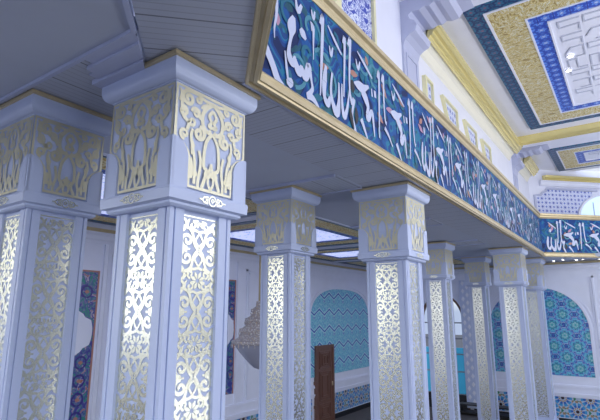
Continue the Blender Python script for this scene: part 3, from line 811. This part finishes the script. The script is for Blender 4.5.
for k in range(4):
    pm.ribbon(bez([(12.56 + k * .09, 1.60), (12.59 + k * .09, 1.76), (12.56 + k * .09, 1.94)]), .03, fL, .07, th=.02)
pbuild(pm, 'carved_panels', M['wood'], door)
hd = MB(); hd.lathe([(.0, 1.0), (.02, 1.0), (.02, 1.12), (0, 1.12)], XW + .10, 13.05, 10); hh = pbuild(hd, 'door_handle', M['gold'], leafd); hh['label'] = 'gold handle'
hinge = MB(); 
for zq in (.45, .75, 1.1): box_on(fL, 12.15, 12.20, zq, zq + .09, 0, .10, hinge)
pbuild(hinge, 'hinge', M['wood'], door)

# glazed arched door in the back wall
gd = struct(empty('door_2', ((DX0 + DX1) / 2, YW, 0)))
cx = (DX0 + DX1) / 2; hw = (DX1 - DX0) / 2
line = [(DX1 - .04, 0)] + [(cx + (p[0] - cx) * .95, p[1] - .03) for p in arc] + [(DX0 + .04, 0)]
pbuild(MB().ribbon(line, .08, fb, -.04, th=.08), 'door_frame', M['brown_frame'], gd)
bars = MB()
for zb_ in (CZ - .36, CZ - .88, CZ - 1.39, CZ - 1.95): box_on(fb, DX0 + .07, DX1 - .07, zb_ - .02, zb_ + .02, -.10, -.05, bars)
for xb in (cx - .38, cx, cx + .38): box_on(fb, xb - .015, xb + .015, .5, DZT - .18, -.10, -.05, bars)
pbuild(bars, 'glazing_bars', M['grey_frame'], gd)
pbuild(MB().prism([(DX1 - .06, .5)] + [(cx + (p[0] - cx) * .93, p[1] - .04) for p in arc] + [(DX0 + .06, .5)], fb, -.085, -.075), 'glass_pane', M['glass'], gd)
pbuild(box_on(fb, DX0 + .07, DX1 - .07, .02, .50, -.12, -.04), 'kick_panel', M['dark'], gd)
fen = tag(MB().box(-14, -2.0, 20.0, 20.1, 0, 1.75).build('garden_fence', M['sea']), 'turquoise fence outside, seen through the arched glass door', 'fence')
# dotted white lattice strip beside the glazed door
ls = tag(empty('lattice_strip', (-4.62, YW - .03, .1)), 'pale vertical strip dotted with white diamonds, right of the arched glass door', 'wall panel')
pbuild(box_on(fb, -4.88, -4.36, .14, CZ + 1.05, 0.03, .07), 'backing', M['paint'], ls)
dm = MB(); zq = .35; k = 0
while zq < CZ + .95:
    for xq in ((-4.77, -4.49) if k % 2 else (-4.63,)):
        dm.prism([(xq - .055, zq), (xq, zq - .085), (xq + .055, zq), (xq, zq + .085)], fb, .068, .082)
    zq += .13; k += 1
pbuild(dm, 'diamond_studs', M['hall_white'], ls)
# low black shelf at the foot of the back wall
sh_ = tag(empty('shoe_rack', (-4.1, 16.2, 0)), 'low black rack on the floor at the foot of the back wall', 'rack')
pbuild(MB().box(-5.0, -3.3, 16.02, 16.40, .30, .34), 'shelf_board', M['dark'], sh_); pbuild(MB().box(-5.0, -3.3, 16.02, 16.40, .08, .12), 'shelf_board', M['dark'], sh_)
for xq in (-5.0, -4.15, -3.33): pbuild(MB().box(xq, xq + .03, 16.02, 16.40, 0, .30), 'side_panel', M['dark'], sh_)

# ------------------------------------------------ chandelier
CXc, CYc = -5.55, 6.75; rz = CZ - .52
ch = tag(empty('chandelier', (CXc, CYc, rz)), 'tiered crystal chandelier with a grey glass bowl, hanging left of the third column', 'chandelier')
def cb(mb, nm, mt, parent=ch): return pbuild(mb, nm, M[mt], parent)
def lat(prof, nm, mt, pa=ch): return cb(MB().lathe([(r, rz + q) for r, q in prof], CXc, CYc, 40), nm, mt, pa)
lat([(.01, -.46), (.10, -.43), (.22, -.32), (.36, -.16), (.46, -.02), (.44, .02)], 'bowl', 'crystal_grey')
for i, (r, zq) in enumerate(((.50, 0), (.37, .20), (.27, .38), (.17, .54))):
    rim = lat([(r - .03, zq - .03), (r, zq - .02), (r, zq + .03), (r - .03, zq + .035), (r - .04, zq)], 'tier_rim', 'crystal')
    nr = (.36, .25, .16, .09)[i]
    lat([(r - .03, zq + .03), ((r + nr) / 2 - .05, zq + .08), (nr - .02, zq + .17)], 'crystal_curtain', 'crystal')
    bd = MB()
    for k in range(int(r * 60)):
        a = 2 * pi * k / int(r * 60); x_, y_ = CXc + r * cos(a), CYc + r * sin(a); zz = rz + zq - .05
        for q in range(4):
            a0, a1 = q * pi / 2, (q + 1) * pi / 2
            bd.face([(x_, y_, zz + .045), (x_ + .014 * cos(a0), y_ + .014 * sin(a0), zz), (x_ + .014 * cos(a1), y_ + .014 * sin(a1), zz)]); bd.face([(x_, y_, zz - .045), (x_ + .014 * cos(a1), y_ + .014 * sin(a1), zz), (x_ + .014 * cos(a0), y_ + .014 * sin(a0), zz)])
    tag(cb(bd, 'crystal_drops', 'crystal', rim), None, None, kind='stuff')
lat([(.0, .66), (.035, .68), (.035, AC - rz - .06), (.0, AC - rz - .06)], 'stem', 'gold'); lat([(0, AC - rz - .08), (.10, AC - rz - .06), (.12, AC - rz - .02), (0, AC - rz - .02)], 'ceiling_rose', 'gold')

# ------------------------------------------------ upper hall
HX, HC = -2.3, CZ + 4.3
struct(MB().box(HX - .25, HX, -3, 17, SZ + .13, HC + .1).build('wall_hall_upper_left', M['hall_white']))
struct(MB().box(HX - .25, 6, -2.5, 17, HC + .1, HC + .2).build('ceiling_hall', M['hall_white']))
fU = frame((HX, 0, 0), (0, 1, 0), up)
# gold crown: along the left wall, across both ends
def crown(x0, x1, y0, y1, label):
    t = tag(empty('gold_cornice', (x0, (y0 + y1) / 2, HC)), label, 'cornice', 'gold cornices of the hall ceiling')
    prof = [(.17, HC - .225), (.19, HC - .245), (.225, HC - .245), (.235, HC - .215), (.27, HC - .21), (.285, HC - .16), (.33, HC - .15), (.345, HC - .09), (.37, HC - .08), (.37, HC - .03), (.25, HC + .02), (.17, HC - .10)]
    pa, ou = [(x0, y0), (x0, y1)], [(1, 0)]
    pbuild(MB().sweep(prof, pa, ou), 'cornice_moulding', M['gold_bright'], t)
    pbuild(MB().sweep([(0, HC - .40), (.03, HC - .38), (.08, HC - .27), (.18, HC - .20), (.26, HC + .10), (0, HC + .10)], pa, ou), 'cove', M['reflect_cream'], t)
    if x1 > 0: pbuild(MB().sweep([(0, HC - .11), (.03, HC - .12), (.05, HC - .09), (.10, HC - .08), (.12, HC - .03), (.12, HC + .1), (0, HC + .1)], [(x0 + .2, y1 - .2), (x1, y1 - .2)], [(0, -1)]), 'end_moulding', M['gold_bright'], t)
    return t
crown(HX, 6, 6.42, 13.00, 'long gold cornice around the big ornate ceiling field of the hall')
crown2 = crown(HX, HX + .36, 14.05, 15.55, 'short stub of gold cornice on the left wall beside the small far ceiling field')
t = tag(empty('gold_cornice', (-1.8, 16.35, HC)), 'long thin gold cornice above the blue star tile panel and the pale arched window', 'cornice', 'gold cornices of the hall ceiling')
pbuild(MB().sweep([(0, CZ + 4.04), (.06, CZ + 4.05), (.09, CZ + 4.09), (.16, CZ + 4.12), (.18, CZ + 4.18), (0, CZ + 4.20)], [(-1.95, 16.20), (2.6, 20.75)], [(r2, -r2)]), 'cornice_moulding', M['gold_bright'], t)
struct(MB().box(HX, 6, 12.85, 13.3, HC - .02, HC + .1).build('trim_ceiling_beam', M['hall_white']))
# cusped brackets where the transverse arches meet the wall
prof = [(HX, 2.6), (-2.27, 2.6), (-2.27, 3.70), (-2.24, 3.80), (-2.17, 3.85), (-2.09, 3.88), (-2.06, 3.96), (-2.10, 4.04), (-2.17, 4.08), (-2.18, 4.15), (-2.13, 4.19), (-2.02, 4.17), (-1.94, 4.20), (-1.87, 4.18), (-1.80, 4.22),
        (-1.72, 4.19), (-1.62, 4.20), (-1.56, 4.27), (-1.40, 4.29), (-1.40, 4.405), (HX, 4.405)]
def bracket(y0, y1, dz, label):
    t = tag(empty('cusped_arch', (HX, (y0 + y1) / 2, CZ + 2.6)), label, 'arch', 'cusped arches across the hall')
    f = frame((0, y0, 0), (1, 0, 0), up)
    pbuild(MB().prism([(x, CZ + min(q + dz, 4.405)) for x, q in prof] + [(6, CZ + 4.405)][:0], f, -(y1 - y0), 0), 'cusped_bracket', M['arch_shade'], t)
    pbuild(MB().box(-1.40, 6, y0, y1, HC + .0, HC + .10), 'arch_soffit', M['hall_white'], t)
    g = MB()
    fx = frame((-2.27, 0, 0), (0, 1, 0), up)
    for a in (y0 + .08, y1 - .11): box_on(fx, a, a + .03, CZ + 2.62, CZ + 3.60, 0, .012, g)
    box_on(fx, y0 + .08, y1 - .08, CZ + 3.60, CZ + 3.63, 0, .012, g); pbuild(g, 'jamb_panel', M['arch_shade'], t)
bracket(5.85, 6.42, 0, 'grey cusped arch bracket above the middle of the frieze where the gold cornice starts')
bracket(13.35, 13.85, 0, 'small grey cusped arch bracket far back between the two ceiling fields')

# ornate ceiling fields
def ceiling_field(x0, x1, y0, y1, sc, label):
    X, Y = x0, y0
    t = tag(empty('ceiling_field', (X, Y, HC + .08)), label, 'ceiling panel', 'ornate ceiling fields of the hall')
    offs = [(0, .24, 'teal_border', 'ceil_teal', -.03), (.24, .04, 'white_fillet', 'hall_white', -.045), (.28, .45, 'gold_band', 'ceil_gold', -.035), (.73, .03, 'white_fillet', 'hall_white', -.045), (.76, .24, 'blue_border', 'ceil_blue', -.03), (1.0, .03, 'white_fillet', 'hall_white', -.045)]
    for off, w, nm, mt, dz in offs:
        off *= sc; w *= sc
        rectband(off, x1 - X - off, off, y1 - Y - off, w, dz, .04).build(nm, M[mt], t)
    o_ = 1.03 * sc
    MB().box(o_, x1 - X - o_, o_, y1 - Y - o_, -.012, 0).build('inner_field', M['hall_white'], t)
    f = frame((0, 0, -.012), (1, 0, 0), (0, -1, 0))
    g = MB(); rr = random.Random(5)
    cw, ch_ = .34 * sc, .46 * sc
    yy = o_ + .12
    while yy + ch_ < y1 - Y - o_:
        xx = o_ + .10
        while xx + cw < min(x1 - X - o_, 4.0):
            k = rr.randrange(4)
            a, b, c_, d = xx, xx + cw * .8, -yy, -(yy + ch_ * .8)
            if k == 0: P_ = [(a, c_), (b, c_), (b, d), (a + cw * .3, d)]
            elif k == 1: P_ = [(a, d), (a, c_), (a + cw * .4, c_), (a + cw * .4, d), (b, d)]
            elif k == 2: P_ = [(b, c_), (a, c_), (a, (c_ + d) / 2), (b, (c_ + d) / 2), (b, d)]
            else: P_ = [(a, (c_ + d) / 2), (a + cw * .25, c_), (b, c_), (b, d), (a + cw * .4, d)]
            for p, q in zip(P_, P_[1:]):
                dx, dy = q[0] - p[0], q[1] - p[1]; L = hypot(dx, dy); e = .010 / L
                g.ribbon([(p[0] - dx * e, p[1] - dy * e), (q[0] + dx * e, q[1] + dy * e)], .024, f, .012, th=.012)
            xx += cw
        yy += ch_
    g.build('relief_fretwork', M['relief_line'], t)
    return t
ceiling_field(-1.60, 4.6, 6.50, 12.20, 1.0, 'big ornate ceiling field in the upper right with teal, gold and blue borders')
ceiling_field(-1.50, 4.6, 14.10, 16.55, .8, 'smaller ornate ceiling field behind the big one')
for x_, y_, lab in ((-.42, 8.85, 'upper of the two small spotlights in the big ceiling field'), (-.50, 9.4, 'lower of the two small spotlights in the big ceiling field')):
    t = tag(empty('spotlight', (x_, y_, HC + .06)), lab, 'spotlight', 'ceiling spotlights')
    MB().lathe([(0, -.018), (.045, -.018)], 0, 0, 16).build('lens', M['lamp'], t); MB().lathe([(.045, 0), (.045, -.022), (.065, -.018), (.065, 0)], 0, 0, 16).build('trim_ring', M['hall_white'], t)
for i, (x_, y_) in enumerate(((-1.90, 16.25), (-1.62, 16.05), (-1.30, 16.30), (-1.12, 16.12), (-.72, 16.3))):
    t = tag(empty('spotlight', (x_, y_, SZ)), 'tiny downlight under the far frieze, %s from the left' % ('first', 'second', 'third', 'fourth', 'fifth')[i], 'spotlight', 'downlights under the far gallery')
    MB().lathe([(0, -.012), (.035, -.012)], 0, 0, 12).build('lens', M['lamp'], t); MB().lathe([(.035, 0), (.035, -.014), (.05, -.012), (.05, 0)], 0, 0, 12).build('trim_ring', M['hall_white'], t)

# upper windows with gold frames
def hall_window(idx, y0, y1, zb, zt, taper_, mat='blue_scroll'):
    t = struct(empty('window_%d' % idx, (HX, (y0 + y1) / 2, CZ + zb)))
    ys = lambda q: y0 + (y1 - y0) * taper_ * q
    poly = [(ys(1), CZ + zb), (y1, CZ + zb), (y1, CZ + zt), (y0, CZ + zt)]
    cxp = sum(p[0] for p in poly) / 4; czp = sum(p[1] for p in poly) / 4
    fwd = .04 if idx > 1 else .08
    inn = [(p[0] + (fwd * 1.6 if p[0] < cxp else -fwd * .7), p[1] + (fwd if p[1] < czp else -fwd)) for p in poly]
    m = MB(); n = 4
    for i in range(n):
        j = (i + 1) % n; m.prism([poly[i], poly[j], inn[j], inn[i]], fU, 0, .06)
    pbuild(m, 'window_frame', M['gold_pale'], t)
    pbuild(MB().prism(inn, fU, 0, .02), 'lattice_pane', M[mat], t)
hall_window(1, 3.90, 4.90, 2.7, 4.15, 0)
hall_window(2, 6.62, 6.98, 2.7, 3.58, 0, 'star_panel')
hall_window(3, 7.45, 8.27, 2.7, 3.58, .75, 'star_panel')
hall_window(4, 8.72, 9.55, 2.7, 3.58, .75, 'star_panel')
hall_window(5, 9.98, 10.7, 2.7, 3.58, .75, 'star_panel')
# far upper wall runs diagonally: star tile panel and a pale arched window
fq = frame((HX, 15.85, 0), (1, 1, 0), up)
struct(MB().prism([(-.1, SZ + .13), (7, SZ + .13), (7, HC + .15), (-.1, HC + .15)], fq, -.2, 0).build('wall_hall_upper_diagonal', M['hall_white']))
tp = tag(empty('star_tile_panel', fq(.85, CZ + 2.4)), 'blue and white star tile panel above the far frieze, left of the pale arched window', 'tile panel')
pbuild(MB().prism([(.18, CZ + 2.3), (2.2, CZ + 2.3), (2.2, CZ + 3.75), (.62, CZ + 3.75), (.58, CZ + 3.66), (.44, CZ + 3.60), (.40, CZ + 3.54), (.18, CZ + 3.53)], fq, 0, .02), 'tile_field', M['star_panel'], tp)
m = MB(); m.ribbon([(2.4, CZ + 3.79), (.60, CZ + 3.79), (.54, CZ + 3.69), (.42, CZ + 3.64), (.36, CZ + 3.57), (.15, CZ + 3.56), (.15, CZ + 2.3)], .06, fq, .04, th=.04); pbuild(m, 'moulding', M['arch_shade'], tp)
wn = struct(empty('window_6', fq(2.6, CZ + 2.6)))
wl = arch_pts(2.75, 1.12, CZ + 2.2, CZ + 2.8, CZ + 3.66, 24)
pbuild(MB().prism(wl, fq, .02, .035), 'pale_pane', M['pale_glass'], wn)
pbuild(MB().ribbon([(2.75 + 1.14, CZ + 2.2)] + [(2.75 + (p[0] - 2.75) * 1.03, p[1] + .015) for p in wl[2:]] + [(2.75 - 1.15, CZ + 2.2)], .07, fq, .06, th=.05), 'arch_moulding', M['hall_white'], wn)
pbuild(box_on(fq, 2.16, 2.19, CZ + 2.3, CZ + 3.4, .035, .05), 'glazing_bar', M['soffit_trim'], wn)
struct(MB().sweep([(0, CZ + 3.86), (.06, CZ + 3.86), (.10, CZ + 3.92), (.10, CZ + 3.97), (.15, CZ + 4.02), (0, CZ + 4.03)], [(-2.05, 16.10), (2.6, 20.75)], [(r2, -r2)]).build('trim_far_cornice', M['hall_white']))
